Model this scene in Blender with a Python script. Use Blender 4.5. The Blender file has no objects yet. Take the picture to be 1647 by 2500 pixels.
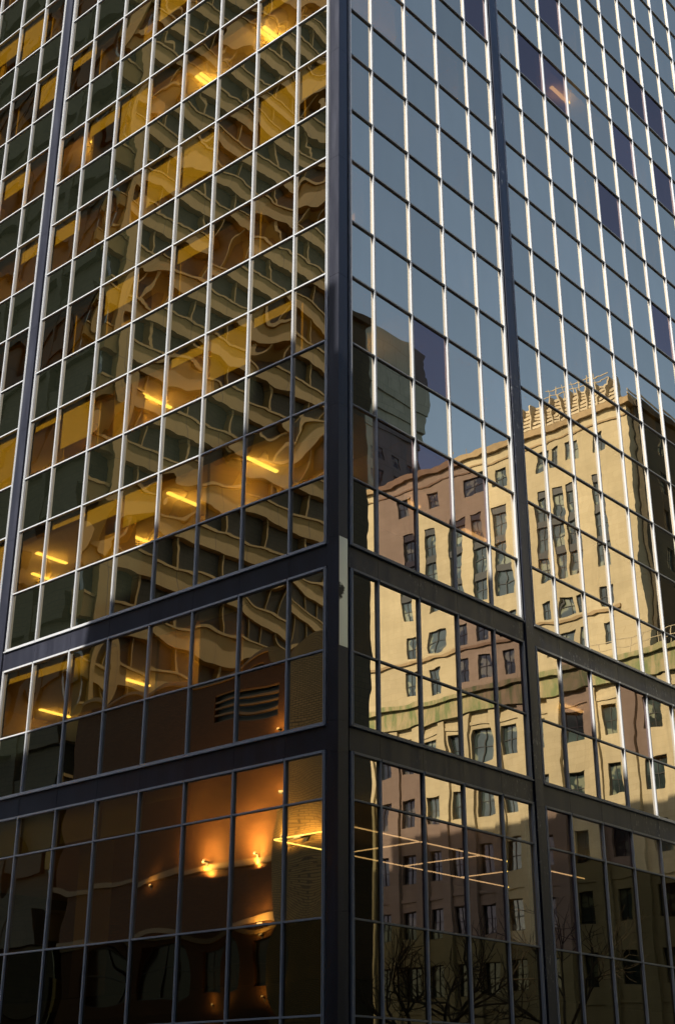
import bpy, math, random
from mathutils import Vector, Matrix
random.seed(7)
D = bpy.data; SC = bpy.context.scene; COL = SC.collection
R = math.radians

# ------------------------------------------------------------------ camera
F_PX = 3281.51; PITCH = R(24.1944); ROLL = R(0.1298); YAW = R(41.5102)
CAM = Vector((-21.0737, -18.5530, -11.8846))
fw = Vector((math.cos(YAW)*math.cos(PITCH), math.sin(YAW)*math.cos(PITCH), math.sin(PITCH)))
rt = Vector((math.sin(YAW), -math.cos(YAW), 0)); up = rt.cross(fw)
cr = rt*math.cos(ROLL) + up*math.sin(ROLL); cu = -rt*math.sin(ROLL) + up*math.cos(ROLL)
cd = D.cameras.new('camera'); cam = D.objects.new('camera', cd); COL.objects.link(cam)
cam.matrix_world = Matrix(((cr.x, cu.x, -fw.x, CAM.x), (cr.y, cu.y, -fw.y, CAM.y), (cr.z, cu.z, -fw.z, CAM.z), (0, 0, 0, 1)))
cd.sensor_fit = 'VERTICAL'; cd.sensor_height = 36; cd.sensor_width = 36
cd.lens = F_PX/2500*36; cd.shift_x = 0.00244; cd.shift_y = -0.0034
cd.clip_start = 0.1; cd.clip_end = 3000
SC.camera = cam

# ------------------------------------------------------------------ light
SUN_EL = 33.5; SUN_AZ = 8.0          # towards -X, a little towards -Y
W = D.worlds.new("World"); SC.world = W; W.use_nodes = True
nt = W.node_tree; nt.nodes.clear()
sky = nt.nodes.new('ShaderNodeTexSky'); sky.sky_type = 'NISHITA'; sky.sun_disc = False
sky.sun_elevation = R(SUN_EL); sky.sun_rotation = R(270 - SUN_AZ)
sky.air_density = 1.0; sky.dust_density = 1.0; sky.ozone_density = 1.0; sky.altitude = 100
bg = nt.nodes.new('ShaderNodeBackground'); bg.inputs[1].default_value = 0.115
wo = nt.nodes.new('ShaderNodeOutputWorld')
nt.links.new(sky.outputs[0], bg.inputs[0]); nt.links.new(bg.outputs[0], wo.inputs[0])
sl = D.lights.new('sun', 'SUN'); sl.energy = 3.4; sl.angle = R(0.5); sl.color = (1, .96, .88)
so = D.objects.new('sun', sl); COL.objects.link(so)
sd = Vector((-math.cos(R(SUN_AZ))*math.cos(R(SUN_EL)), -math.sin(R(SUN_AZ))*math.cos(R(SUN_EL)), math.sin(R(SUN_EL))))
so.rotation_euler = sd.to_track_quat('Z', 'Y').to_euler(); so.location = (-60, -30, 60)
SC.view_settings.view_transform = 'Standard'; SC.view_settings.look = 'None'
SC.view_settings.gamma = 1; SC.view_settings.exposure = 1.0
SC.cycles.max_bounces = 8; SC.cycles.transparent_max_bounces = 12; SC.cycles.glossy_bounces = 4
SC.cycles.diffuse_bounces = 4; SC.cycles.sample_clamp_indirect = 6; SC.cycles.caustics_reflective = False
SC.cycles.use_denoising = True

# ------------------------------------------------------------------ helpers
class MB:
    def __init__(s): s.v = []; s.f = []; s.m = []
    def quad(s, a, b, c, d, m=0):
        n = len(s.v); s.v += [tuple(a), tuple(b), tuple(c), tuple(d)]; s.f.append((n, n+1, n+2, n+3)); s.m.append(m)
    def box(s, x0, x1, y0, y1, z0, z1, m=0):
        n = len(s.v)
        s.v += [(x0,y0,z0),(x1,y0,z0),(x1,y1,z0),(x0,y1,z0),(x0,y0,z1),(x1,y0,z1),(x1,y1,z1),(x0,y1,z1)]
        for f in ((0,3,2,1),(4,5,6,7),(0,1,5,4),(1,2,6,5),(2,3,7,6),(3,0,4,7)):
            s.f.append(tuple(n+i for i in f)); s.m.append(m)
    def tube(s, a, b, r0, r1, n=6, m=0):
        a = Vector(a); b = Vector(b); d = (b-a).normalized()
        u = d.orthogonal().normalized(); w = d.cross(u); k = len(s.v)
        for p, r in ((a, r0), (b, r1)):
            for i in range(n):
                t = 2*math.pi*i/n; s.v.append(tuple(p + u*(r*math.cos(t)) + w*(r*math.sin(t))))
        for i in range(n):
            j = (i+1) % n; s.f.append((k+i, k+j, k+n+j, k+n+i)); s.m.append(m)
        s.f.append(tuple(k+i for i in reversed(range(n)))); s.m.append(m)
        s.f.append(tuple(k+n+i for i in range(n))); s.m.append(m)
    def build(s, name, mats, parent=None, origin=None):
        me = D.meshes.new(name)
        vv = s.v
        if origin is not None:
            o = origin; vv = [(x-o[0], y-o[1], z-o[2]) for x, y, z in s.v]
        me.from_pydata(vv, [], s.f)
        if not isinstance(mats, (list, tuple)): mats = [mats]
        for m in mats: me.materials.append(m)
        if len(mats) > 1: me.polygons.foreach_set('material_index', s.m)
        me.update()
        ob = D.objects.new(name, me); COL.objects.link(ob)
        if origin is not None: ob.location = origin
        if parent: 
            ob.parent = parent
            ob.matrix_parent_inverse = Matrix.Translation(parent.location).inverted()
        return ob

def empty(name, loc, label, cat, group=None):
    o = D.objects.new(name, None); COL.objects.link(o); o.location = loc; o.empty_display_size = .5
    o['label'] = label; o['category'] = cat
    if group: o['group'] = group
    return o
def tag(o, label, cat, group=None):
    o['label'] = label; o['category'] = cat
    if group: o['group'] = group
    return o

# ------------------------------------------------------------------ materials
def newmat(name):
    m = D.materials.new(name); m.use_nodes = True; m.node_tree.nodes.clear()
    return m, m.node_tree
class N:
    def __init__(s, t): s.t = t
    def n(s, ty, **kw):
        nd = s.t.nodes.new('ShaderNode'+ty)
        for k, v in kw.items(): setattr(nd, k, v)
        return nd
    def set(s, sock, v):
        if hasattr(v, 'is_output') or isinstance(v, bpy.types.NodeSocket): s.t.links.new(v, sock)
        else: sock.default_value = v
    def math(s, op, a, b=0.0, c=0.0):
        nd = s.n('Math', operation=op); s.set(nd.inputs[0], a); s.set(nd.inputs[1], b); s.set(nd.inputs[2], c); return nd.outputs[0]
    def mix(s, f, a, b, blend='MIX'):
        nd = s.n('Mix', data_type='RGBA', blend_type=blend)
        s.set(nd.inputs[0], f); s.set(nd.inputs[6], a); s.set(nd.inputs[7], b); return nd.outputs[2]
    def noise(s, vec, scale, detail=3, rough=.5):
        nd = s.n('TexNoise'); s.set(nd.inputs['Vector'], vec); nd.inputs['Scale'].default_value = scale
        nd.inputs['Detail'].default_value = detail; nd.inputs['Roughness'].default_value = rough; return nd.outputs['Fac']
    def ramp(s, f, lo, hi):
        nd = s.n('MapRange'); s.set(nd.inputs[0], f); nd.inputs[1].default_value = lo; nd.inputs[2].default_value = hi; return nd.outputs[0]
    def mapping(s, vec, sc):
        nd = s.n('Mapping'); s.set(nd.inputs[0], vec); nd.inputs['Scale'].default_value = sc; return nd.outputs[0]
    def walluv(s):
        "vector (distance along the wall, height, 0) for axis aligned walls"
        g = s.n('NewGeometry'); sp = s.n('SeparateXYZ'); s.t.links.new(g.outputs['Position'], sp.inputs[0])
        sn = s.n('SeparateXYZ'); s.t.links.new(g.outputs['True Normal'], sn.inputs[0])
        ax = s.math('GREATER_THAN', s.math('ABSOLUTE', sn.outputs[0]), .5)
        u = s.math('ADD', s.math('MULTIPLY', sp.outputs[1], ax), s.math('MULTIPLY', sp.outputs[0], s.math('SUBTRACT', 1.0, ax)))
        c = s.n('CombineXYZ'); s.set(c.inputs[0], u); s.set(c.inputs[1], sp.outputs[2]); return c.outputs[0], g.outputs['Position']
    def out(s, sh):
        o = s.n('OutputMaterial'); s.t.links.new(sh, o.inputs[0])
    def pbr(s, col, rough=.6, metal=0.0, spec=.5, bump=None, bstr=.2, bdist=.02):
        p = s.n('BsdfPrincipled'); s.set(p.inputs['Base Color'], col); s.set(p.inputs['Roughness'], rough)
        p.inputs['Metallic'].default_value = metal; p.inputs['Specular IOR Level'].default_value = spec
        if bump is not None:
            b = s.n('Bump'); s.set(b.inputs['Height'], bump); b.inputs['Strength'].default_value = bstr; b.inputs['Distance'].default_value = bdist
            s.t.links.new(b.outputs[0], p.inputs['Normal'])
        return p.outputs[0]

def mat_simple(name, col, rough=.7, metal=0.0, var=.15, scale=2.0, spec=.5):
    m, t = newmat(name); n = N(t)
    g = n.n('NewGeometry'); f = n.noise(g.outputs['Position'], scale, 4)
    c = n.mix(f, tuple(max(0, x*(1-var)) for x in col)+(1,), tuple(x*(1+var) for x in col)+(1,))
    n.out(n.pbr(c, rough, metal, spec)); return m

def mat_paint(name, col, streak=.5, wear=0.0, rough=.42):
    m, t = newmat(name); n = N(t)
    uv, pos = n.walluv()
    s1 = n.ramp(n.noise(n.mapping(uv, (3.2, .25, 1)), 1.0, 5, .65), .42, .75)       # vertical rain streaks
    s2 = n.ramp(n.noise(pos, .7, 4), .35, .7)
    c0 = col+(1,); c1 = tuple(min(1, x*(1+1.6*streak)+.004) for x in col)+(1,)
    c = n.mix(n.math('MULTIPLY', s1, s2), c0, c1)
    c = n.mix(n.ramp(n.noise(pos, 9, 6, .7), .6, .85), c, tuple(x*1.5+.006 for x in col)+(1,))
    if wear:
        w = n.math('MULTIPLY', n.ramp(n.noise(n.mapping(uv, (2.4, .9, 1)), 5.0, 8, .75), .56, .68), n.ramp(n.noise(pos, .5, 2), .50, .60))
        c = n.mix(n.math('MULTIPLY', w, wear), c, (.42, .43, .42, 1))
    r = n.math('ADD', rough-.08, n.math('MULTIPLY', s1, .2))
    n.out(n.pbr(c, r, 0, .5)); return m

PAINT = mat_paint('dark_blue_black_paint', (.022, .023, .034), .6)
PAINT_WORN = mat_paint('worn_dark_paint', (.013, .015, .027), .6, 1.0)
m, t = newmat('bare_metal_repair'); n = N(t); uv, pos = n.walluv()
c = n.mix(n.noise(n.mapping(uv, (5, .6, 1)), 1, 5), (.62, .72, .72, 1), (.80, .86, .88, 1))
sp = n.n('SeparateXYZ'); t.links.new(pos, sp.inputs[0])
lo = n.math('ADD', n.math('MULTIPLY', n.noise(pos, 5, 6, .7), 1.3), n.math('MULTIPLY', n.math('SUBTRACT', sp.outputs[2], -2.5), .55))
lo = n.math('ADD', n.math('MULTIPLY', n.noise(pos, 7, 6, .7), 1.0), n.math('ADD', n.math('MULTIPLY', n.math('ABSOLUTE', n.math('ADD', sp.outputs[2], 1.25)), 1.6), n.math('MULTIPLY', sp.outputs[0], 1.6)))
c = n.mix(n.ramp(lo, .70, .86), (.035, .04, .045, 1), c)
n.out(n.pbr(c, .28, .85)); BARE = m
def mat_alu(name, col, rough, metal):
    m, t = newmat(name); n = N(t); uv, pos = n.walluv()
    f = n.noise(n.mapping(pos, (9, 9, .6)), 1, 4); g = n.noise(pos, .35, 2)
    c = n.mix(f, tuple(x*.85 for x in col)+(1,), tuple(x*1.1 for x in col)+(1,))
    c = n.mix(n.ramp(g, .3, .7), c, tuple(x*y for x, y in zip(col, (.93, .95, .98)))+(1,))
    n.out(n.pbr(c, rough, metal)); return m
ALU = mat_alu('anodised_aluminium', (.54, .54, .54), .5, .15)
ALU_D = mat_alu('darker_aluminium', (.32, .31, .28), .5, .25)  # darker tone for the right facade's transoms and sills
GASKET = mat_simple('black_gasket', (.012, .012, .016), .7)

def mat_glass(name, refl, trans, wob=1.0, back=None):
    m, t = newmat(name); n = N(t)
    a = n.n('Attribute', attribute_type='GEOMETRY', attribute_name='pr')
    sa = n.n('SeparateXYZ'); t.links.new(a.outputs['Vector'], sa.inputs[0])
    g = n.n('NewGeometry'); pos = g.outputs['Position']
    uvn = n.n('UVMap'); su = n.n('SeparateXYZ'); t.links.new(uvn.outputs[0], su.inputs[0])
    u, v = su.outputs[0], su.outputs[1]
    uu = n.math('SUBTRACT', 1.0, n.math('MULTIPLY', u, u)); vv = n.math('SUBTRACT', 1.0, n.math('MULTIPLY', v, v))
    bow = n.math('MULTIPLY', n.math('MULTIPLY', uu, vv), sa.outputs[1])
    off = n.n('VectorMath', operation='SCALE'); t.links.new(a.outputs['Vector'], off.inputs[0]); off.inputs['Scale'].default_value = 0.0
    cmb = n.n('CombineXYZ'); rr = n.math('MULTIPLY', sa.outputs[0], 53.0)
    for i in range(3): n.set(cmb.inputs[i], rr)
    ad = n.n('VectorMath', operation='ADD'); t.links.new(pos, ad.inputs[0]); t.links.new(cmb.outputs[0], ad.inputs[1])
    n1 = n.noise(ad.outputs[0], .66, 0.4, .35)
    n2 = n.noise(n.mapping(ad.outputs[0], (.5, .5, 2.6)), 1.0, .6, .4)
    n3 = n.noise(ad.outputs[0], .33, 0, .4)
    h = n.math('ADD', n.math('MULTIPLY', n1, .0072*wob), 0.0)
    h = n.math('ADD', n.math('MULTIPLY', h, sa.outputs[2]), n.math('ADD', bow, n.math('MULTIPLY', n2, .0006)))
    tilt = n.math('MULTIPLY', n.math('SUBTRACT', n.math('FRACT', n.math('MULTIPLY', sa.outputs[0], 91.7)), .5), n.math('MULTIPLY', sa.outputs[2], .0026))
    tilt2 = n.math('MULTIPLY', n.math('SUBTRACT', n.math('FRACT', n.math('MULTIPLY', sa.outputs[0], 17.3)), .5), n.math('MULTIPLY', sa.outputs[2], .0026))
    h = n.math('ADD', h, n.math('ADD', n.math('MULTIPLY', u, tilt), n.math('MULTIPLY', v, tilt2)))
    b = n.n('Bump'); b.inputs['Strength'].default_value = 1; b.inputs['Distance'].default_value = 1.0; n.set(b.inputs['Height'], h)
    gl = n.n('BsdfGlossy'); gl.inputs['Roughness'].default_value = 0.0
    # small pane to pane tint variation
    c = n.mix(n.math('FRACT', n.math('MULTIPLY', sa.outputs[0], 7.7)), tuple(x*.84 for x in refl)+(1,), tuple(min(1, x*1.06) for x in refl)+(1,))
    dirt = n.ramp(n.noise(n.mapping(pos, (1.4, 1.4, .5)), 1.3, 4), .35, .8)
    c = n.mix(n.math('MULTIPLY', dirt, .12), c, tuple(x*.6 for x in refl)+(1,))
    n.set(gl.inputs['Color'], c); t.links.new(b.outputs[0], gl.inputs['Normal'])
    if trans:
        tr = n.n('BsdfTransparent'); tr.inputs[0].default_value = trans+(1,); other = tr.outputs[0]
    else:
        df = n.n('BsdfDiffuse'); df.inputs[0].default_value = back+(1,); other = df.outputs[0]
    s = n.n('AddShader'); t.links.new(gl.outputs[0], s.inputs[0]); t.links.new(other, s.inputs[1])
    n.out(s.outputs[0]); return m
REFL = (.64, .545, .41)
G_VIS = mat_glass('gold_tinted_glass', REFL, (.36, .27, .075))
G_SP = mat_glass('gold_tinted_spandrel_glass', REFL, None, 1.0, (.006, .007, .004))
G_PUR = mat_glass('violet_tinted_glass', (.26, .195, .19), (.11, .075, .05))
G_LOW = mat_glass('street_shade_glass', (.17, .145, .09), (.09, .06, .03))  # low panes darkened: shade of the reflected street is put into their tint
LIT_L = (.54, .44, .31)

def mat_blocks(name, c1, c2, bw, bh, mortar, mcol, rough=.85, stain=None, offset=.5, noise_amt=.5):
    m, t = newmat(name); n = N(t); uv, pos = n.walluv()
    b = n.n('TexBrick'); t.links.new(uv, b.inputs['Vector']); b.offset = offset
    b.inputs['Color1'].default_value = c1+(1,); b.inputs['Color2'].default_value = c2+(1,); b.inputs['Mortar'].default_value = mcol+(1,)
    b.inputs['Scale'].default_value = 1; b.inputs['Mortar Size'].default_value = mortar; b.inputs['Mortar Smooth'].default_value = .1
    b.inputs['Brick Width'].default_value = bw; b.inputs['Row Height'].default_value = bh
    f = n.ramp(n.noise(pos, .45, 6, .65), .3, .7)
    c = n.mix(n.math('MULTIPLY', f, noise_amt), b.outputs['Color'], tuple(x*.66 for x in c1)+(1,))
    c = n.mix(n.math('MULTIPLY', n.ramp(n.noise(pos, 2.2, 5, .7), .45, .75), noise_amt*.7), c, tuple(x*.74 for x in c1)+(1,))
    st = n.ramp(n.noise(n.mapping(uv, (2.0, .12, 1)), 1, 5, .6), .5, .75)
    c = n.mix(n.math('MULTIPLY', st, .35), c, tuple(x*.6 for x in c1)+(1,))
    if stain: 
        s = n.ramp(n.noise(n.mapping(uv, (1.3, .25, 1)), 1, 5, .7), .42, .6)
        c = n.mix(n.math('MULTIPLY', s, .85), c, stain+(1,))
    n.out(n.pbr(c, rough, 0, .3, bump=b.outputs['Fac'], bstr=-.3, bdist=.01)); return m
LIME = mat_blocks('limestone_ashlar', (.49, .41, .25), (.54, .455, .285), 1.1, .46, 0.008, (.40, .31, .17), noise_amt=.45)
LIME_MOSS = mat_blocks('mossy_limestone', (.43, .35, .19), (.47, .38, .21), 1.1, .5, .012, (.4, .34, .25), stain=(.13, .19, .07))
LIME_DK = mat_simple('stained_stone', (.32, .23, .12), .85, var=.3)
RAIL = mat_simple('bleached_rooftop_timber', (.50, .42, .28), .8, var=.3)
TOWER_ST = mat_blocks('grey_green_stone', (.27, .29, .25), (.32, .34, .30), 3.0, 3.6, .05, (.15, .16, .14))
DKSTONE = mat_blocks('dark_brick_and_shaded_stone', (.07, .06, .035), (.085, .07, .045), .6, .3, .02, (.045, .04, .03))
CONC = mat_blocks('beige_concrete_panel', (.27, .178, .052), (.295, .195, .058), 3.0, 3.7, .035, (.13, .09, .04), offset=0)
BRICK = mat_blocks('red_brown_brick', (.105, .042, .013), (.06, .024, .008), .22, .075, .012, (.05, .026, .011), noise_amt=.5)
OCHRE = mat_blocks('ochre_brick', (.30, .20, .08), (.24, .16, .06), .30, .10, .016, (.07, .05, .03), noise_amt=.2)
LEDGE = mat_simple('pale_ledge_stone', (.15, .09, .035), .7)
def mat_window(name, tint, alb):
    m, t = newmat(name); n = N(t); g = n.n('NewGeometry')
    f = n.noise(g.outputs['Position'], .6, 2); bl = n.ramp(n.noise(n.mapping(g.outputs['Position'], (.45, .45, .5)), 1.7, 2), .56, .60)
    c = n.mix(n.ramp(f, .35, .65), tuple(x*.6 for x in alb)+(1,), tuple(x*1.8 for x in alb)+(1,))
    c = n.mix(bl, c, (.22, .24, .17, 1))
    p = n.n('BsdfPrincipled'); n.set(p.inputs['Base Color'], c); p.inputs['Roughness'].default_value = .06
    p.inputs['Specular IOR Level'].default_value = 1.0; p.inputs['Specular Tint'].default_value = tint+(1,)
    n.out(p.outputs[0]); return m
WGLASS = mat_window('old_window_glass', (1, 1, 1), (.035, .05, .05))
WGLASS_G = mat_window('green_grey_window_glass', (1, .97, .88), (.03, .038, .025))
WFRAME = mat_simple('dark_window_frame', (.03, .032, .03), .5)
SHOPG = mat_simple('unlit_shop_glass', (.012, .010, .008), .25, spec=.25)
ASPHALT = mat_simple('asphalt', (.05, .05, .052), .9, var=.3, scale=6)
PAVE = mat_blocks('concrete_paving', (.30, .29, .27), (.27, .26, .25), 1.5, 1.5, .02, (.12, .12, .11), offset=0)
BARK = mat_simple('grey_brown_bark', (.10, .08, .06), .9, var=.4, scale=12)
CEIL = mat_simple('warm_office_ceiling', (.66, .54, .38), .9, var=.05)
WALLI = mat_simple('ochre_office_wall', (.60, .44, .24), .9, var=.06)
CARPET = mat_simple('brown_carpet', (.22, .15, .09), .95, var=.2)
COREW = mat_simple('dark_core_wall', (.20, .14, .09), .9, var=.1)
m, t = newmat('golden_roller_blind_fabric'); n = N(t); g = n.n('NewGeometry')
f = n.noise(n.mapping(g.outputs['Position'], (12, 12, .5)), 1, 3)
c = n.mix(f, (.90, .80, .48, 1), (.94, .86, .56, 1))
df = n.n('BsdfDiffuse'); n.set(df.inputs[0], c); tl = n.n('BsdfTranslucent'); n.set(tl.inputs[0], c)
ms = n.n('MixShader'); ms.inputs[0].default_value = .3; t.links.new(df.outputs[0], ms.inputs[1]); t.links.new(tl.outputs[0], ms.inputs[2]); n.out(ms.outputs[0]); BLIND = m
def mat_emit(name, col, st):
    m, t = newmat(name); n = N(t); e = n.n('Emission'); e.inputs[0].default_value = col+(1,); e.inputs[1].default_value = st
    n.out(e.outputs[0]); return m
LAMP = mat_emit('lit_ceiling_lamp', (1, .74, .33), 2.2)
LINE = mat_emit('lit_linear_pendant', (1, .86, .55), 2.3)
WARM = mat_emit('added_lamp_glow', (1, .62, .22), 1.2)

# ------------------------------------------------------------------ setting
GZ = -13.6
g = MB(); g.quad((-1500, -1500, GZ), (1500, -1500, GZ), (1500, 1500, GZ), (-1500, 1500, GZ))
o = g.build('ground', ASPHALT); o['kind'] = 'structure'
g = MB()
for (x0, x1, y0, y1) in ((-4.5, 60, -4.5, 60), (-60, -21.0+1.5, -60, 4.0), (-60, -20.5, 12, 120), (-14, 62, -60, -19.3), (64, 140, -90, -4.5)):
    if x0 == -4.5: # pavement round the office building, butted strips
        g.box(-4.5, -.12, -4.5, 60, GZ, GZ+.14); g.box(-.12, 60, -4.5, -.12, GZ, GZ+.14)
    else: g.box(x0, x1, y0, y1, GZ, GZ+.14)
o = g.build('pavement', PAVE); o['kind'] = 'structure'

# ------------------------------------------------------------------ the glass office building
HZ = {-8: -13.46, -7: -10.132, -6: -8.271, -5: -5.846, -4: -4.85, -3: -4.225, -2: -2.565, -1: -.632, 0: 0, 1: 1.7, 2: 3.66, 3: 5.376, 4: 7.321,
      5: 9.009, 6: 10.956, 7: 12.645, 8: 14.555, 9: 16.2, 10: 18.12, 11: 19.783, 12: 21.668, 13: 23.3, 14: 25.16, 15: 26.86}
z = 26.86
for k in range(16, 25): z += 1.89 if k % 2 == 0 else 1.68; HZ[k] = z
# bays: list of mullion stations along each facade
LB = [[.39, 1.539, 3.145, 4.764, 6.354, 7.962, 9.566, 11.142, 12.482], [13.074, 14.314, 15.829, 17.41, 18.99, 20.57, 22.15]]
RB = [[.462, 1.405, 2.941, 4.475, 6.022, 7.318], [7.911, 9.095, 10.638, 12.153, 13.718, 15.261, 16.785, 18.243, 19.79, 21.33, 22.88, 24.42, 25.97, 27.5]]
office = empty('glass_office_building', (0, 0, GZ), 'corner office tower of gold tinted glass in pale metal grids with dark bands', 'office building')
SECT = [(0, 24), (-3, -1), (-8, -4)]       # glazed zones between the dark bands
GD = .040                                   # glass sits this far behind the facade plane

def fp(side, s, d, z):
    "point: s along the facade, d depth inwards, z up"
    return (d, s, z) if side == 'L' else (s, d, z)
def fbox(mb, side, s0, s1, d0, d1, z0, z1, m=0):
    if side == 'L': mb.box(d0, d1, s0, s1, z0, z1, m)
    else: mb.box(s0, s1, d0, d1, z0, z1, m)

def proj(P):
    d = Vector(P) - CAM; zc = d.dot(fw)
    if zc < .1: return None
    return (817.4 + F_PX*d.dot(cr)/zc, 1241.5 - F_PX*d.dot(cu)/zc)
def area(pts):
    q = [proj(p) for p in pts]
    if any(p is None for p in q): return 0
    q = [(min(1647, max(0, x)), min(2500, max(0, y))) for x, y in q]
    return abs(sum(q[i][0]*q[(i+1) % 4][1]-q[(i+1) % 4][0]*q[i][1] for i in range(4)))/2

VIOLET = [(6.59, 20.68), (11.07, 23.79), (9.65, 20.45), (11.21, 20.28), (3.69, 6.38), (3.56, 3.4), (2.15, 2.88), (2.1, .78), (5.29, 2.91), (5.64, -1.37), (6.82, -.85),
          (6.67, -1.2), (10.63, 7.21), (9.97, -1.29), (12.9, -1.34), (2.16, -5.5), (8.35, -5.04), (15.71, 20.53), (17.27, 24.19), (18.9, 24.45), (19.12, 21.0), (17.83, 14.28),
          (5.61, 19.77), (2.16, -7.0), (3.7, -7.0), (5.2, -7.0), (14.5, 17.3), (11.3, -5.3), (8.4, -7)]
panes = []
for side, bays in (('L', LB), ('R', RB)):
    for st in bays:
        for (k0, k1) in SECT:
            for i in range(len(st)-1):
                for k in range(k0, k1):
                    s0, s1, z0, z1 = st[i]+.028, st[i+1]-.028, HZ[k]+.022, HZ[k+1]-.022
                    spandrel = (k >= 0 and k % 2 == 0) or k == -3
                    P = [fp(side, s0, GD, z0), fp(side, s1, GD, z0), fp(side, s1, GD, z1), fp(side, s0, GD, z1)]
                    if side == 'L': P = [P[1], P[0], P[3], P[2]]
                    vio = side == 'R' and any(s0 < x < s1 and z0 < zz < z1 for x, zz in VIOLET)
                    panes.append(dict(side=side, k=k, i=i, sp=spandrel, P=P, a=area(P), vio=vio))
# order matters for random numbers
for p in panes:
    vis = not p['sp']
    if p['side'] == 'L':
        p['bow'] = random.choice((-1, 1))*random.uniform(.002, .009) if vis else random.uniform(-.0012, .0012)
        p['nz'] = random.uniform(1.0, 2.3) if vis else random.uniform(.6, .95)
    else:
        p['bow'] = random.uniform(-.0007, .0007); p['nz'] = random.uniform(.3, .65)
        if p['k'] < -3: p['nz'] *= .6
    if p['k'] < -3 and p['side'] == 'L': p['bow'] = random.uniform(-.006, .006); p['nz'] = 1.6
    p['r'] = random.random()

def pane_mesh(name, ps, mats, parent):
    me = D.meshes.new(name); V = []; Fc = []; mi = []; A = []; U = []
    o = Vector((0, 0, 0))
    if len(ps) == 1: o = sum((Vector(q) for q in ps[0]['P']), Vector())/4
    for p in ps:
        n0 = len(V); V += [tuple(Vector(q)-o) for q in p['P']]; Fc.append((n0, n0+1, n0+2, n0+3))
        mi.append(p['m']); A += [(p['r'], p['bow'], p['nz'])]*4; U += [(-1, -1), (1, -1), (1, 1), (-1, 1)]
    me.from_pydata(V, [], Fc)
    for mm in mats: me.materials.append(mm)
    me.polygons.foreach_set('material_index', mi)
    at = me.attributes.new('pr', 'FLOAT_VECTOR', 'POINT'); at.data.foreach_set('vector', [c for a in A for c in a])
    uv = me.uv_layers.new(name='UVMap'); uv.data.foreach_set('uv', [c for a in U for c in a])
    me.update()
    ob = D.objects.new(name, me); COL.objects.link(ob); ob.location = o; ob.parent = parent
    ob.matrix_parent_inverse = Matrix.Translation(parent.location).inverted(); return ob

for nm, sel in (('window_pane', lambda p: not p['sp']), ('spandrel_pane', lambda p: p['sp'])):
    ps = sorted([p for p in panes if sel(p)], key=lambda p: -p['a'])
    base = G_VIS if nm == 'window_pane' else G_SP
    mats = [base, G_PUR, G_LOW]
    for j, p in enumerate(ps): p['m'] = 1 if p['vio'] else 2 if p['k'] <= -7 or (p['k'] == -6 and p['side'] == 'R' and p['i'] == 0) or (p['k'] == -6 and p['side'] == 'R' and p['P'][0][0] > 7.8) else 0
    for j, p in enumerate(ps[:100]):
        mm = [mats[p['m']]]; p2 = dict(p); p2['m'] = 0
        ob = pane_mesh(nm, [p2], mm, office)
        if p['vio']: ob['label'] = 'darker violet tinted pane'
    ob = pane_mesh('upper_'+nm, ps[100:], mats, office); ob['kind'] = 'stuff'

# mullions and transoms
def mullion(side, s, z0, z1, edge=0):
    mb = MB()
    if edge == 0:
        fbox(mb, side, s-.026, s-.004, -.018, GD+.03, z0, z1, 0); fbox(mb, side, s+.004, s+.026, -.018, GD+.03, z0, z1, 0)
        fbox(mb, side, s-.004, s+.004, -.002, GD+.03, z0, z1, 1)
    else:
        a, b = (s-.028, s+.008) if edge > 0 else (s-.008, s+.028)
        fbox(mb, side, s+.006 if edge < 0 else s-.030, s+.030 if edge < 0 else s-.006, -.026, GD+.03, z0, z1, 0)
        e = -.03*edge*-1
        fbox(mb, side, min(s+.014*edge, s+.040*edge), max(s+.014*edge, s+.040*edge), -.026, GD+.03, z0, z1, 0)
        fbox(mb, side, min(s-.006*edge, s+.014*edge), max(s-.006*edge, s+.014*edge), -.020, GD+.03, z0, z1, 1)
    return mb.build('mullion', [ALU, GASKET], office)
for side, bays in (('L', LB), ('R', RB)):
    for st in bays:
        for (k0, k1) in SECT:
            for i, s in enumerate(st):
                edge = -1*-1 if i == len(st)-1 else (-1 if i == 0 else 0)
                mullion(side, s, HZ[k0]-.03, HZ[k1]+.03, edge)
            for k in range(k0, k1+1):
                mb = MB(); zc = HZ[k]; e = k in (k0, k1)
                for i in range(len(st)-1):
                    a, b = st[i]+.0285, st[i+1]-.0285
                    if e:
                        zz = (zc-.03, zc+.022) if k == k0 else (zc-.022, zc+.03)
                        fbox(mb, side, a, b, -.036, GD+.03, zz[0], zz[1], 0)
                    else:
                        fbox(mb, side, a, b, -.012, GD+.03, zc-.019, zc+.019, 0)
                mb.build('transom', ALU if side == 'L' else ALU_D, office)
                if k == k0 and k0 != -8:       # projecting sill under each glazed zone
                    mb = MB(); fbox(mb, side, st[0]-.06, st[-1]+.06, -.060, .0, zc-.062, zc-.032, 0)
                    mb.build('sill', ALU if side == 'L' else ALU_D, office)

# dark bands: jointed panels with small gaps
for side, bays in (('L', LB), ('R', RB)):
    for bi, st in enumerate(bays):
        for (a, b) in ((HZ[-1]+.034, HZ[0]-.064), (HZ[-4]+.034, HZ[-3]-.064)):
            mb = MB(); xs = [st[0]-.10] + st[1:-1] + [st[-1]+.10]
            for i in range(len(xs)-1):
                if (i % 2 == 0) or True: fbox(mb, side, xs[i]+.004, xs[i+1]-.004, 0.0, .22, a, b)
            fbox(mb, side, xs[0], xs[-1], .012, .21, a+.01, b-.01)
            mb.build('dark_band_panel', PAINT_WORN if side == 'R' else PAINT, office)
ZT = HZ[24]+.03
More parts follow.
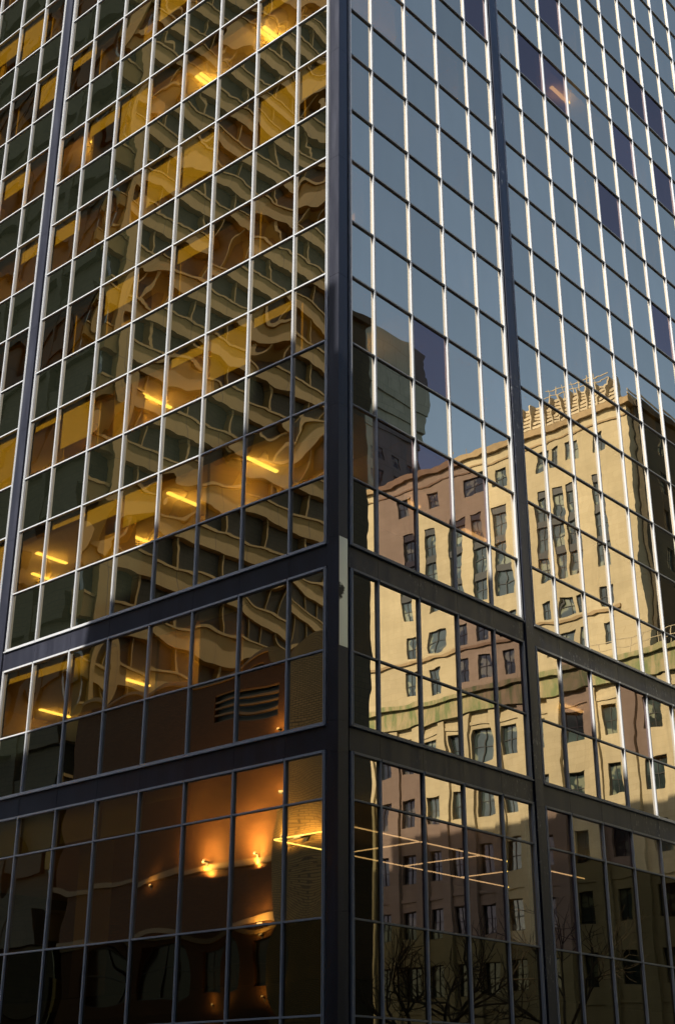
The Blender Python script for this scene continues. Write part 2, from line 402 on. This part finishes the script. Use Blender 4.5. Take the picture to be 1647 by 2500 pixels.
# corner column: stacked cladding boxes with joints
def stack(mb, x0, x1, y0, y1, cuts):
    for i in range(len(cuts)-1): mb.box(x0, x1, y0, y1, cuts[i]+.004, cuts[i+1]-.004)
    mb.box(x0+.008, x1-.008, y0+.008, y1-.008, cuts[0], cuts[-1])
cuts = [GZ+.14, -12.5, HZ[-6]+.1, HZ[-4]-.05, HZ[-3]+.0, HZ[-2], HZ[0]+.05, HZ[2]-.2, HZ[4]-.2, HZ[6]-.2, HZ[8]-.2, HZ[10]-.2, HZ[12]-.2, HZ[14]-.2, HZ[16]-.2, HZ[18], HZ[20], HZ[22], ZT]
mb = MB(); stack(mb, -.05, .275, -.05, .275, cuts); mb.build('corner_column', PAINT, office)
mb = MB()
mb.box(.035, .36, .28, .348, GZ+.14, ZT); mb.box(.28, .42, .035, .28, GZ+.14, ZT)
mb.build('column_reveal', PAINT, office)
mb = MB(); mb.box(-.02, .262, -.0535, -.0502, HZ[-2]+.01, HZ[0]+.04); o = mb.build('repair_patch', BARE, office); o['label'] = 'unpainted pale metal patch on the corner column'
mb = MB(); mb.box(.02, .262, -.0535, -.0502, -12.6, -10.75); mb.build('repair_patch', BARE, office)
# pilasters between bays
for side, a, b in (('L', 12.482, 13.074), ('R', 7.318, 7.911), ('L', 22.15, 22.75), ('R', 27.5, 28.1)):
    mb = MB(); s0, s1 = a+.115, b-.115
    for i in range(len(cuts)-1): fbox(mb, side, s0, s1, -.05, .25, cuts[i]+.004, cuts[i+1]-.004)
    fbox(mb, side, s0+.008, s1-.008, -.042, .25, cuts[0], cuts[-1])
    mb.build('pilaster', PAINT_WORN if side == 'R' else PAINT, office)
    mb = MB()
    fbox(mb, side, a+.045, s0, .02, .2, GZ+.14, ZT); fbox(mb, side, s1, b-.045, .02, .2, GZ+.14, ZT)
    mb.build('pilaster_reveal', PAINT, office)
# rear walls and roof so that the tower is closed
mb = MB(); mb.box(22.9, 23.1, 22.9, 28.0, GZ, ZT); mb.box(.2, 22.9, 22.8, 23.0, GZ, ZT); mb.box(28.2, 28.4, .2, 28, GZ, ZT); mb.box(.1, 28.2, .1, 22.8, ZT+.004, ZT+.8)
mb.build('rear_wall', COREW, office)

# floors: slab with ceiling below and carpet above
def floor(zc, zf):
    mb = MB(); mb.box(.30, 28, .30, 22.7, zc, zc+.04, 0); mb.box(.32, 27.9, .32, 22.6, zc+.04, zf-.02, 0); mb.box(.30, 28, .30, 22.7, zf-.02, zf, 1)
    return mb.build('floor_slab', [CEIL, CARPET], office)
for k in range(2, 24, 2): floor(HZ[k]+.03, HZ[k+1]-.55)
floor(HZ[-1]+.03, HZ[1]-.75); floor(HZ[-4]+.03, HZ[-3]+.75); floor(-9.9, -9.4)
mb = MB(); mb.box(9.5, 22, 9.5, 20, GZ+.2, ZT-.1); mb.build('core_wall', COREW, office)
# ceilings are broken by partitions and columns behind the glass
rows = [(-3, HZ[-3]+.76, HZ[-1]+.028)] + [(k, HZ[k-1]-.54 if k > 2 else HZ[1]-.74, HZ[k]+.028) for k in range(2, 24, 2)]
rp = random.Random(3)
mbp = []
for (k, z0, z1) in rows:
    for st in LB:
        for i in range(1, len(st)-1):
            if rp.random() < .42:
                mb = MB(); dpt = rp.uniform(2.2, 6); mb.box(.33, dpt, st[i]-.05, st[i]+.05, z0, z1)
                if rp.random() < .6: j = min(len(st)-1, i+rp.choice((1, 2))); mb.box(dpt, dpt+.1, st[i]-.05, st[j]+.0, z0, z1)
                mbp.append(mb)
    for st in RB:
        for i in range(1, min(len(st)-1, 9)):
            if rp.random() < .3:
                mb = MB(); mb.box(st[i]-.05, st[i]+.05, .33, rp.uniform(2.2, 5), z0, z1); mbp.append(mb)
for mb in mbp[:100]: mb.build('partition_wall', WALLI, office)
if len(mbp) > 100:
    mb = MB()
    for q in mbp[100:]:
        n0 = len(mb.v); mb.v += q.v; mb.f += [tuple(n0+i for i in f) for f in q.f]; mb.m += q.m
    mb.build('upper_partition_wall', WALLI, office)['kind'] = 'stuff'
for y in (8.55, 17.2):
    mb = MB(); mb.box(.55, 1.15, y, y+.6, -9.38, ZT-.1); mb.build('interior_column', WALLI, office)
for x in (8.3, 16.6):
    mb = MB(); mb.box(x, x+.6, .9, 1.5, -9.38, ZT-.1); mb.build('interior_column', WALLI, office)
# perimeter bulkhead just inside the vision glass
for (k, z0, z1) in rows:
    mb = MB(); mb.box(.31, .55, .31, 22.6, z1-.16, z1-.004); mb.build('ceiling_bulkhead', WALLI, office)
# roller blinds
def blind(y, z, drop, side='L'):
    for p in panes:
        if p['side'] != side: continue
        ys = [q[1] if side == 'L' else q[0] for q in p['P']]; zs = [q[2] for q in p['P']]
        if min(ys) < y < max(ys) and min(zs) < z < max(zs) and not p['sp']:
            mb = MB(); zt = max(zs); zb = zt-(zt-min(zs))*drop; fbox(mb, side, min(ys)+.02, max(ys)-.02, .17, .178, zb, zt); fbox(mb, side, min(ys)+.02, max(ys)-.02, .16, .188, zb-.025, zb)
            mb.build('roller_blind', BLIND, office); return
for b in [(10.46, 6.55, .68), (11.6, 6.55, .14), (3.88, 6.64, .72), (5.58, 6.9, .2), (7.17, 3.13, .55), (8.75, 3.0, .3), (2.09, 13.47, .92), (5.59, 13.78, .8), (7.08, 13.61, .75), (1.13, 13.7, .5),
          (13.54, 6.8, 1), (13.54, 3.14, 1), (13.54, 13.5, .3), (10.3, -1.29, .18), (11.7, -1.29, .14), (8.75, -1.5, .9), (5.5, -1.2, .12), (3.9, -1.2, .12), (8.75, 17.5, .9), (7.1, 20.8, .6), (5.5, 24.3, .7), (10.3, 17.5, .3),
          (2.3, 17.3, .25), (2.3, 6.6, .2), (5.6, 10.3, .3), (10.3, 3, .12), (11.6, 13.6, .35), (9.0, 10.3, .5), (1.0, 3, .35), (13.6, 20.8, .6), (15, 17.3, .4), (15, 24.5, .8), (16.6, 24.5, .5), (11.7, 20.8, .25),
          (8.9, -5.2, .85), (10.3, -5.2, .9), (11.7, -5.2, .9), (3.9, -5.2, .9), (5.6, -5.2, .25), (7.2, -5.2, .9)]: blind(*b)
# ceiling lights
def strip(x, y, z, L=1.15):
    mb = MB(); mb.box(x, x+L, y-.06, y+.06, z-.05, z-.008, 0); f = mb.build('ceiling_light', LAMP, office)
    ld = D.lights.new('lamp_glow', 'POINT'); ld.energy = (8 if z < .5 else 15) if y > 2.6 else 7; ld.shadow_soft_size = .03; ld.color = (1, .72, .34)
    lo = D.objects.new('lamp_glow', ld); COL.objects.link(lo); lo.location = (x+L/2, y, z-.45); lo.parent = office
    lo.matrix_parent_inverse = Matrix.Translation(office.location).inverted()
for (x, y, k) in [(1.06, 8.6, 4), (1.2, 5.46, 4), (.88, 3.95, 2), (2.45, 5.45, 2), (1.01, 7.13, 2), (1.6, 5.64, -1), (3.12, 7.22, -1), (3.1, 4.07, -1), (1.32, 13.4, 2), (2.29, 14.9, 2),
                  (.81, 3.74, 10), (.81, 3.94, 10), (.92, 6.64, 10), (.92, 6.84, 10), (.74, 11.6, 10), (.74, 11.8, 10), (2.4, 2.2, 4), (2.4, 10.2, 2), (2.4, 10.2, 4), (2.6, 7.1, 4), (2.6, 11.8, 4), (3, 9, 8), (2.5, 3.2, 8),
                  (2.5, 6.4, 8), (2.5, 12, 8), (2.5, 5, 6), (2.5, 9, 6), (3, 2, 12), (3, 8.5, 12), (2.5, 14.9, 4), (2.5, 14.9, 8), (2.5, 16.5, 12), (2.4, 14.6, 10), (2.4, 10.4, -1), (2.6, 2.4, 2), (3.5, 8.8, 2), (3, 14.8, -1), (3.5, 6, 14), (3, 11, 14)]:
    strip(x, y, HZ[k]+.028)
for (x, y, k) in [(5.2, 2.55, 2), (8.4, 2.55, 2), (12.3, .7, 12), (13.0, 2.45, -1)]:
    strip(x, y, HZ[k]+.028)
# linear pendants in the tall lower room: a square grid of thin lit lines
def line(a, b):
    mb = MB()
    if abs(a[0]-b[0]) > abs(a[1]-b[1]): mb.box(a[0], b[0], a[1]-.012, a[1]+.012, -5.43, -5.40)
    else: mb.box(a[0]-.012, a[0]+.012, a[1], b[1], -5.43, -5.40)
    mb.build('linear_pendant_light', LINE, office)
for y in (3.41, 6.12):
    for x in (4.42, 7.12, 9.82, 12.5): line((x+.02, y), (x+2.66, y))
for x in (4.42, 7.12, 9.82, 12.52):
    line((x, 3.43), (x, 4.69)); line((x, 4.71), (x, 6.1))


# ------------------------------------------------------------------ building kit for the streets around
def wall_cells(mb, axis, c0, c1, u0, u1, z0, z1, opens, m=0):
    "wall slab between depth c0..c1 along u, with rectangular openings (u0,u1,z0,z1)"
    us = sorted({u0, u1, *[o[0] for o in opens], *[o[1] for o in opens]}); zs = sorted({z0, z1, *[o[2] for o in opens], *[o[3] for o in opens]})
    us = [u for u in us if u0 <= u <= u1]; zs = [q for q in zs if z0 <= q <= z1]
    def isopen(u, q): return any(o[0] < u < o[1] and o[2] < q < o[3] for o in opens)
    for j in range(len(zs)-1):
        q = (zs[j]+zs[j+1])/2; i = 0
        while i < len(us)-1:
            if isopen((us[i]+us[i+1])/2, q): i += 1; continue
            k = i
            while k+1 < len(us)-1 and not isopen((us[k+1]+us[k+2])/2, q): k += 1
            if axis == 'x': mb.box(c0, c1, us[i], us[k+1], zs[j], zs[j+1], m)
            else: mb.box(us[i], us[k+1], c0, c1, zs[j], zs[j+1], m)
            i = k+1
def window_mb(mb, axis, c, sgn, o, div=(2, 2), fr=.07, dep=.22):
    "sash window set back in an opening; sgn = direction the wall faces"
    u0, u1, z0, z1 = o; gpos = c - sgn*dep
    def bx(a, b, p, q, ua, ub, za, zb, mi):
        lo, hi = min(p, q), max(p, q)
        if axis == 'x': mb.box(lo, hi, ua, ub, za, zb, mi)
        else: mb.box(ua, ub, lo, hi, za, zb, mi)
    bx(0, 0, gpos, gpos-sgn*.05, u0, u1, z0, z1, 0)
    f0, f1 = gpos+sgn*.004, gpos+sgn*.07
    bx(0, 0, f0, f1, u0, u0+fr, z0, z1, 1); bx(0, 0, f0, f1, u1-fr, u1, z0, z1, 1)
    bx(0, 0, f0, f1, u0+fr, u1-fr, z0, z0+fr, 1); bx(0, 0, f0, f1, u0+fr, u1-fr, z1-fr, z1, 1)
    for i in range(1, div[0]):
        u = u0+(u1-u0)*i/div[0]; bx(0, 0, f0, f1-sgn*.01, u-fr*.35, u+fr*.35, z0+fr, z1-fr, 1)
    for i in range(1, div[1]):
        q = z0+(z1-z0)*i/div[1]; bx(0, 0, f0, f1-sgn*.02, u0+fr, u1-fr, q-fr*.35, q+fr*.35, 1)
def windows(parent, axis, c, sgn, opens, mats, **kw):
    for o in opens[:100]:
        mb = MB(); window_mb(mb, axis, c, sgn, o, **kw); mb.build('window', mats, parent)
    if len(opens) > 100:
        mb = MB()
        for o in opens[100:]: window_mb(mb, axis, c, sgn, o, **kw)
        mb.build('lesser_window', mats, parent)['kind'] = 'stuff'

# ---- limestone block across the street to the south-east: lit wall faces -X at x=68
LX = 68.0
lime = empty('limestone_building', (LX+10, -42, GZ), 'tall sunlit pale limestone block with mossy cornice, mirrored in the right facade', 'building')
op = []
cols_l = [51.3, 48.7, 46.1, 43.6, 41.0]
rows_z = [(24.5, 26.4), (21.1, 23.2), (27.8, 29.8), (17.8-.001, 17.8)]
def Yr(yv): return -yv
def addop(yv, w, z0, z1): op.append((-(yv+w/2), -(yv-w/2), z0, z1))
for c in (51.3, 48.7, 45.8, 43.6, 41.0):
    for (a, b) in ((21.1, 23.2), (24.5, 26.4)): addop(c, 1.25, a, b)
for c in (36.9, 35.4, 34.0, 31.5):
    for (a, b) in ((21.6, 23.4), (24.7, 26.3)): addop(c, .95, a, b)
for c in (51.3, 48.7, 45.8, 43.6, 41.2, 36.8, 35.3, 34.0, 31.4):
    w = 1.35 if c > 40 else 1.05; top = 36.3
    for (a, b) in ((28.0, 36.2),):
        addop(c, w, a, b)
for c, w in ((51.6, 1.5), (48.4, 1.5), (43.7, 2.6), (41.0, 1.3), (36.8, 1.1), (35.5, .8), (33.6, 1.1), (30.9, 1.0)): addop(c, w, 38.1, 39.9)
strips = [o for o in op if o[2] == 28.0]; plain = [o for o in op if o[2] != 28.0]
mb = MB(); wall_cells(mb, 'x', LX, LX+.9, -56.5, -28.2, 18.2, 41.5, op); mb.box(LX+.9, 96, -56.5, -28.25, 18.0, 41.4)
mb.build('wall', LIME, lime)
windows(lime, 'x', LX, -1, plain, [WGLASS, WFRAME])
mb = MB()
wins = []
for (u0, u1, z0, z1) in strips:
    k = 0
    zq = z0
    while zq < z1-.2:
        zt = min(zq+2.1, z1); wins.append((u0, u1, zq, zt))
        if zt+.62 < z1: mb.box(LX+.12, LX+.3, u0, u1, zt, zt+.62)
        zq = zt+.62
mb.build('window_spandrels', WFRAME, lime)
windows(lime, 'x', LX, -1, wins, [WGLASS, WFRAME], dep=.3)
# +Y return wall with windows; shade is put into its darker stone colour
op2 = [(x, x+1.3, z, z+2.0) for x in (72, 76.5, 81, 86, 90.5) for z in (21.2, 24.6, 28, 31.4, 34.8, 38.1)]
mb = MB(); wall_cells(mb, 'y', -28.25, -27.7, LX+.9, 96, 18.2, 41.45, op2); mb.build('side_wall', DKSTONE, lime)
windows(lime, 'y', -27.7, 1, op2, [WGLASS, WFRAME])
# string courses, parapet, cornices
mb = MB(); mb.box(LX-.18, LX, -56.5, -40, 23.95, 24.2); mb.box(LX-.16, LX, -39, -30.4, 24.2, 24.45); mb.build('string_course', LIME_DK, lime)
mb = MB(); mb.box(LX-.35, LX+.9, -56.6, -27.6, 41.5, 42.1); mb.box(LX-.1, LX-.0, -56.5, -28.2, 40.55, 40.7); mb.build('cornice', LIME_DK, lime)
mb = MB(); mb.box(LX+.9, 96, -28.4, -27.4, 41.5, 42.1); mb.build('side_cornice', DKSTONE, lime)  # darkened like the side wall, shade in the colour
mb = MB()
for i in range(7): mb.box(LX+.15+i*.1, LX+.27+i*.1, -40.2, -29.0, 42.1+i*.40, 42.32+i*.40)
for y in [-40.1+i*.92 for i in range(13)]: mb.box(LX+.1, LX+.8, y-.05, y+.05, 42.1, 44.8)
for y in [-36+i*.8 for i in range(7)]:
    mb.tube((LX+1, y, 44.8), (LX+1, y+.3*math.sin(i), 46.2), .05, .04)
mb.tube((LX+1, -36.5, 46.0), (LX+1, -30.5, 45.8), .05, .05); mb.tube((LX+1, -36.5, 45.4), (LX+1, -30.5, 45.4), .05, .05)
for i in range(5): mb.box(LX+1.2, 92, -28.9+i*.12, -28.8+i*.12, 42.1+i*.35, 42.3+i*.35)
mb.build('roof_railing', RAIL, lime)
mb = MB()
for y in (-46.5, -44.8, -47.5): mb.tube((LX+.6, y, 42), (LX+.6, y, 43.3), .05, .03)
mb.box(LX+2, LX+8, -39.5, -31, 42.1, 45.2)
mb.build('roof_housing', LIME_DK, lime)
# podium: wider, with piers and mossy cornice; front at LX-0.9
PX = LX-.9
op3 = []
for c in (53.8, 51.2, 48.6, 46.0, 43.4, 40.9, 38.0, 34.8, 31.5, 28.2, 25.2):
    for (a, b) in ((14.1, 16.5), (9.6, 11.9), (5.1, 7.4), (.6, 2.9), (-3.7, -1.4)): op3.append((-(c+.68), -(c-.68), a, b))
for c in (51.2, 46.0, 40.9, 34.8, 28.2): op3.append((-(c+1.3), -(c-1.3), GZ+.1, -7.2))
mb = MB(); wall_cells(mb, 'x', PX, PX+.8, -57.5, -22.5, GZ, 18.0, op3); mb.box(PX+.8, 97, -57.4, -22.6, GZ, 17.9)
mb.build('podium_wall', LIME, lime)
windows(lime, 'x', PX, -1, op3, [WGLASS, WFRAME], dep=.35)
mb = MB()
for c in (55.2, 52.5, 49.9, 47.3, 44.7, 42.1, 39.4, 36.4, 33.1, 29.9, 26.7, 23.4):
    mb.box(PX-.28, PX, -c-.45, -c+.45, GZ, 17.9)
for (a, b) in ((16.9, 17.2), (3.6, 3.9), (-4.9, -4.6)): mb.box(PX-.1, PX, -57.4, -22.6, a, b)
mb.build('pier', LIME, lime)
mb = MB(); mb.box(PX-.45, PX+.6, -57.6, -22.4, 18.0, 19.6); mb.box(PX-.75, PX+.7, -57.8, -22.2, 19.6, 20.0); mb.build('mossy_cornice', LIME_MOSS, lime)
mb = MB()
for y in [-33+i*1.2 for i in range(9)]:
    mb.tube((PX-.2, y, 20), (PX-.2, y, 21.3), .03, .03)
mb.tube((PX-.2, -33, 21.3), (PX-.2, -23.3, 21.3), .03, .03); mb.tube((PX-.2, -33, 20.7), (PX-.2, -23.3, 20.7), .03, .03)
mb.build('terrace_railing', RAIL, lime)

# ---- second pale block further along, just seen at the right edge
pale = empty('pale_stone_annex', (110, -18, GZ), 'paler stone block beyond the limestone block, mirrored at the right edge', 'building')
opa = [(y, y+1.4, z, z+2.2) for y in (-24, -20.5, -17, -13.5) for z in range(-6, 48, 5)]
mb = MB(); wall_cells(mb, 'x', 100, 100.6, -27, -9, GZ, 54, opa); mb.box(100.6, 120, -27, -9, GZ, 53.9); mb.build('wall', LIME, pale)
windows(pale, 'x', 100, -1, opa, [WGLASS, WFRAME])
mb = MB(); mb.box(99.6, 100.6, -27.2, -8.8, 54, 55.2); mb.build('cornice', LIME_DK, pale)

# ---- dark brick block on the south side of the street
dark = empty('dark_brick_building', (0, -40, GZ), 'shaded dark brown brick block on the south side, mirrored beside the corner column', 'building')
opd = [(x, x+1.4, z, z+1.9) for x in [-26+i*4.2 for i in range(13)] for z in [-11+j*3.6 for j in range(11)]]
mb = MB(); wall_cells(mb, 'y', -25.6, -25, -30, 31, GZ, 30.5, opd); mb.box(-30, 31, -60, -25.6, GZ, 30.4); mb.box(-30, 28.9, -58, -25.9, 30.4, 34.2)
mb.build('wall', DKSTONE, dark); windows(dark, 'y', -25, 1, opd, [WGLASS_G, WFRAME])
mb = MB(); mb.box(-30, 31.2, -25.9, -24.8, 30.5, 30.9); mb.build('cornice', DKSTONE, dark)

# ---- tall stone tower far to the south-east
tw = empty('far_stone_tower', (115, -110, GZ), 'distant shaded grey green stone tower with flared crown above the limestone block', 'building')
opt = [(x, x+2.2, z, z+2.4) for x in [94+i*4.6 for i in range(9)] for z in [40+j*4.0 for j in range(11)]]
mb = MB(); wall_cells(mb, 'y', -100.6, -100, 88, 134, GZ, 86, opt); mb.box(88, 134, -140, -100.6, GZ, 85.9)
mb.build('shaft', TOWER_ST, tw)
for i, (dz, e) in enumerate(((86, 0.2), (89.2, .5), (92.4, .8), (99.5, .6))):
    mb = MB(); mb.box(88, 134+e, -140, -100+e, dz, (89.2, 92.4, 99.5, 103.5)[i]-.05); mb.build('crown_tier', TOWER_ST, tw)
windows(tw, 'y', -100, 1, opt, [WGLASS_G, WFRAME], dep=.15)

# ---- banded concrete office block: -Y face at y=42.6, +X face at x=-25
TX, TY = -25.0, 42.6
rib = empty('banded_concrete_tower', (-50, 60, GZ), 'beige concrete banded office block with dark ribbon windows, mirrored in the left facade', 'office building')
mb = MB(); mb.box(-88, TX-.5, TY+.6, 92, GZ, 96); mb.build('body', DKSTONE, rib)
F = 3.7; z0 = -11.885+61.15*.5905-1.0   # a spandrel band centre
k0 = int((z0-GZ)//F)
zb = z0-k0*F
j = 0
ribs = MB(); glz = MB()
while zb+j*F < 95:
    zc = zb+j*F
    mb = MB(); mb.box(-88, TX+.0, TY, TY+.55, zc-.80, zc+.80); mb.box(-88, TX+.0, TY-.12, TY, zc+.62, zc+.80, 0)
    mb.build('spandrel_band', CONC, rib)
    mb = MB(); mb.box(-88, TX-.3, TY+.62, TY+.7, zc+.80, zc+F-.80); mb.build('ribbon_window', WGLASS_G, rib)
    mb = MB(); x = TX-4.2
    while x > -88: mb.box(x-.07, x+.07, TY+.10, TY+.6, zc+.802, zc+F-.803); x -= 3.9
    mb.build('window_ribs', CONC, rib)
    mb = MB()
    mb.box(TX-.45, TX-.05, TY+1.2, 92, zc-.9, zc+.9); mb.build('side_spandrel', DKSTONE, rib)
    j += 1
mb = MB(); mb.box(TX-2.3, TX-1.3, TY-.2, TY+.5, GZ, 96); mb.build('corner_pier', CONC, rib)
mb = MB(); y = TY+5
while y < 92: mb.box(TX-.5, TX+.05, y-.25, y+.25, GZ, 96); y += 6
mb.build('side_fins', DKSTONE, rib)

# ---- brick building across the west street
br = empty('brick_annex', (-32, 28, GZ), 'low red brown brick building with louvred opening, mirrored in the lower left facade', 'building')
BX = -25.0
opb = [(26.3, 30.4, 6.1, 7.7)] + [(y, y+2.6, -6.9, -4.4) for y in (24.4, 28.4, 32.4, 36.4)] + [(y, y+1.8, -12.5, -8.6) for y in (26, 30, 34, 38)]
mb = MB(); wall_cells(mb, 'x', BX-.5, BX, 25.3, 41.5, GZ, 8.5, opb); mb.box(-40, BX-.5, 15, 41.5, GZ, 8.4); mb.build('wall', BRICK, br)
mb = MB(); mb.box(BX-.5, BX+.5, 15, 25.28, GZ, 8.6); mb.build('ochre_wing', OCHRE, br)
for o in opb[:1]:
    mb = MB(); n_ = 5
    mb.box(BX-.45, BX-.4, o[0], o[1], o[2], o[3], 1)
    for i in range(n_):
        q = o[2]+(o[3]-o[2])*i/(n_-1); mb.box(BX-.25, BX-.05, o[0], o[1], q-.05, q+.04, 0)
    mb.build('louvre', [LEDGE, WFRAME], br)
windows(br, 'x', BX, 1, opb[1:], [SHOPG, WFRAME], dep=.3)
for (a, b) in ((-1.25, -.95), (-4.05, -3.75), (8.5, 8.75)):
    mb = MB(); mb.box(BX, BX+.16, 25.3, 41.5, a, b); mb.build('ledge', LEDGE, br)
# added wall lamps: stand in for sun thrown onto the brick by the glass
for i, (y, zz, e) in enumerate(((26.0, 5.2, 14), (25.8, 2.0, 14), (27.0, -.75, 230), (30.4, -.85, 110), (24.1, -.3, 16), (26.3, -4.2, 14), (34.4, -1.5, 5), (29.5, -7.6, 12), (26.0, -7.6, 14))):
    lp = empty('added_wall_lamp', (BX, y, zz), 'small added wall lamp standing in for sun thrown back by the glass, '+('high under the louvre', 'above the first ledge near the ochre wing', 'brightest, on the first stone ledge', 'second brightest, left on the first ledge', 'dim, on the ochre wing', 'by the second ledge', 'far left below the first ledge', 'low between the shop windows, left', 'low between the shop windows, right')[i], 'lamp', 'added lamps on the brick annex')
    x0 = BX+(.5 if i == 4 else .16 if zz in (-.75, -.85) else 0)
    mb = MB(); mb.box(x0, x0+.28, y-.06, y+.06, zz-.03, zz+.03); mb.box(x0, x0+.03, y-.05, y+.05, zz-.2, zz-.03); mb.build('bracket', WFRAME, lp)
    mb = MB(); mb.box(x0+.20, x0+.27, y-.06, y+.06, zz+.03, zz+.10); mb.build('bulb', WARM, lp)
    ld = D.lights.new('lamp_glow', 'AREA'); ld.shape = 'RECTANGLE'; ld.size = 2.4 if e > 30 else .5; ld.size_y = .15; ld.energy = e*1.5; ld.color = (1, .63, .17)
    lo_ = D.objects.new('lamp_glow', ld); COL.objects.link(lo_); lo_.location = (x0+.62, y, zz+(.14 if e < 60 else .35)); lo_.rotation_euler = (R(0), R(125), R(0))
    lo_.parent = lp; lo_.matrix_parent_inverse = Matrix.Translation(lp.location).inverted()

# ---- unseen stepped block added to the south-west; roofline shaped to shade the tower
sw = empty('unseen_shade_block', (-40, -15, GZ), 'unseen stepped brown block added at the south west corner to shade the tower, outside the picture', 'building')
steps = [(-60, -3.5, 21.6), (-3.5, -2.5, 23.6), (-2.5, -.8, 22.6), (-.8, 1.2, 20.6), (1.2, 3.2, 18.9), (3.2, 5.2, 17.2), (5.2, 7.2, 15.6), (7.2, 9.4, 13.6), (9.4, 11.5, 11.6)]
ops = [(y, y+1.4, z, z+1.9) for y in [-56+i*4 for i in range(14)] for z in [-10+j*3.7 for j in range(8)]]
mb = MB(); wall_cells(mb, 'x', -25.6, -25, -60, -3.5, GZ, 21.6, ops); mb.box(-60, -25.6, -60, -3.5, GZ, 21.5)
for a, b, zz in steps[1:]: mb.box(-60, -25, a, b, GZ, zz)
mb.build('wall', DKSTONE, sw); windows(sw, 'x', -25, 1, ops, [WGLASS, WFRAME])

# ---- bare street trees on the south pavement
def tree(x, y, h, seed, label):
    rd = random.Random(seed); root = empty('bare_tree', (x, y, GZ+.14), label, 'tree', 'bare trees along the south pavement')
    tr = MB(); cr_ = MB()
    def grow(mb, p, d, L, r, lev):
        n_ = 3; q = p
        for i in range(n_):
            d2 = (d + Vector((rd.gauss(0, .16), rd.gauss(0, .16), rd.gauss(.03, .1)))).normalized()
            q2 = q + d2*(L/n_); mb.tube(q, q2, r*(1-.25*i/n_), r*(1-.25*(i+1)/n_), 5); q = q2; d = d2
            if lev > 0 and i > 0 or lev == 0 and i == n_-1:
                if lev < 4:
                    for _ in range(2 if lev else 3):
                        a = Vector((rd.gauss(0, 1), rd.gauss(0, 1), rd.gauss(.25, .6))).normalized()
                        grow(cr_, q, (d*.75+a*.7).normalized(), L*rd.uniform(.55, .78), r*.55, lev+1)
    grow(tr, Vector((x, y, GZ+.14)), Vector((0, 0, 1)), h*.38, .17, 0)
    tr.build('trunk', BARK, root); cr_.build('crown', BARK, root)
tree(29.2, -21.2, 11, 1, 'slender bare leafless tree, nearest to the tower corner')
tree(34.5, -21.2, 12.5, 5, 'wide bare leafless tree, middle one of three')
tree(40.5, -21.2, 13, 9, 'tallest bare leafless tree, furthest along the pavement')
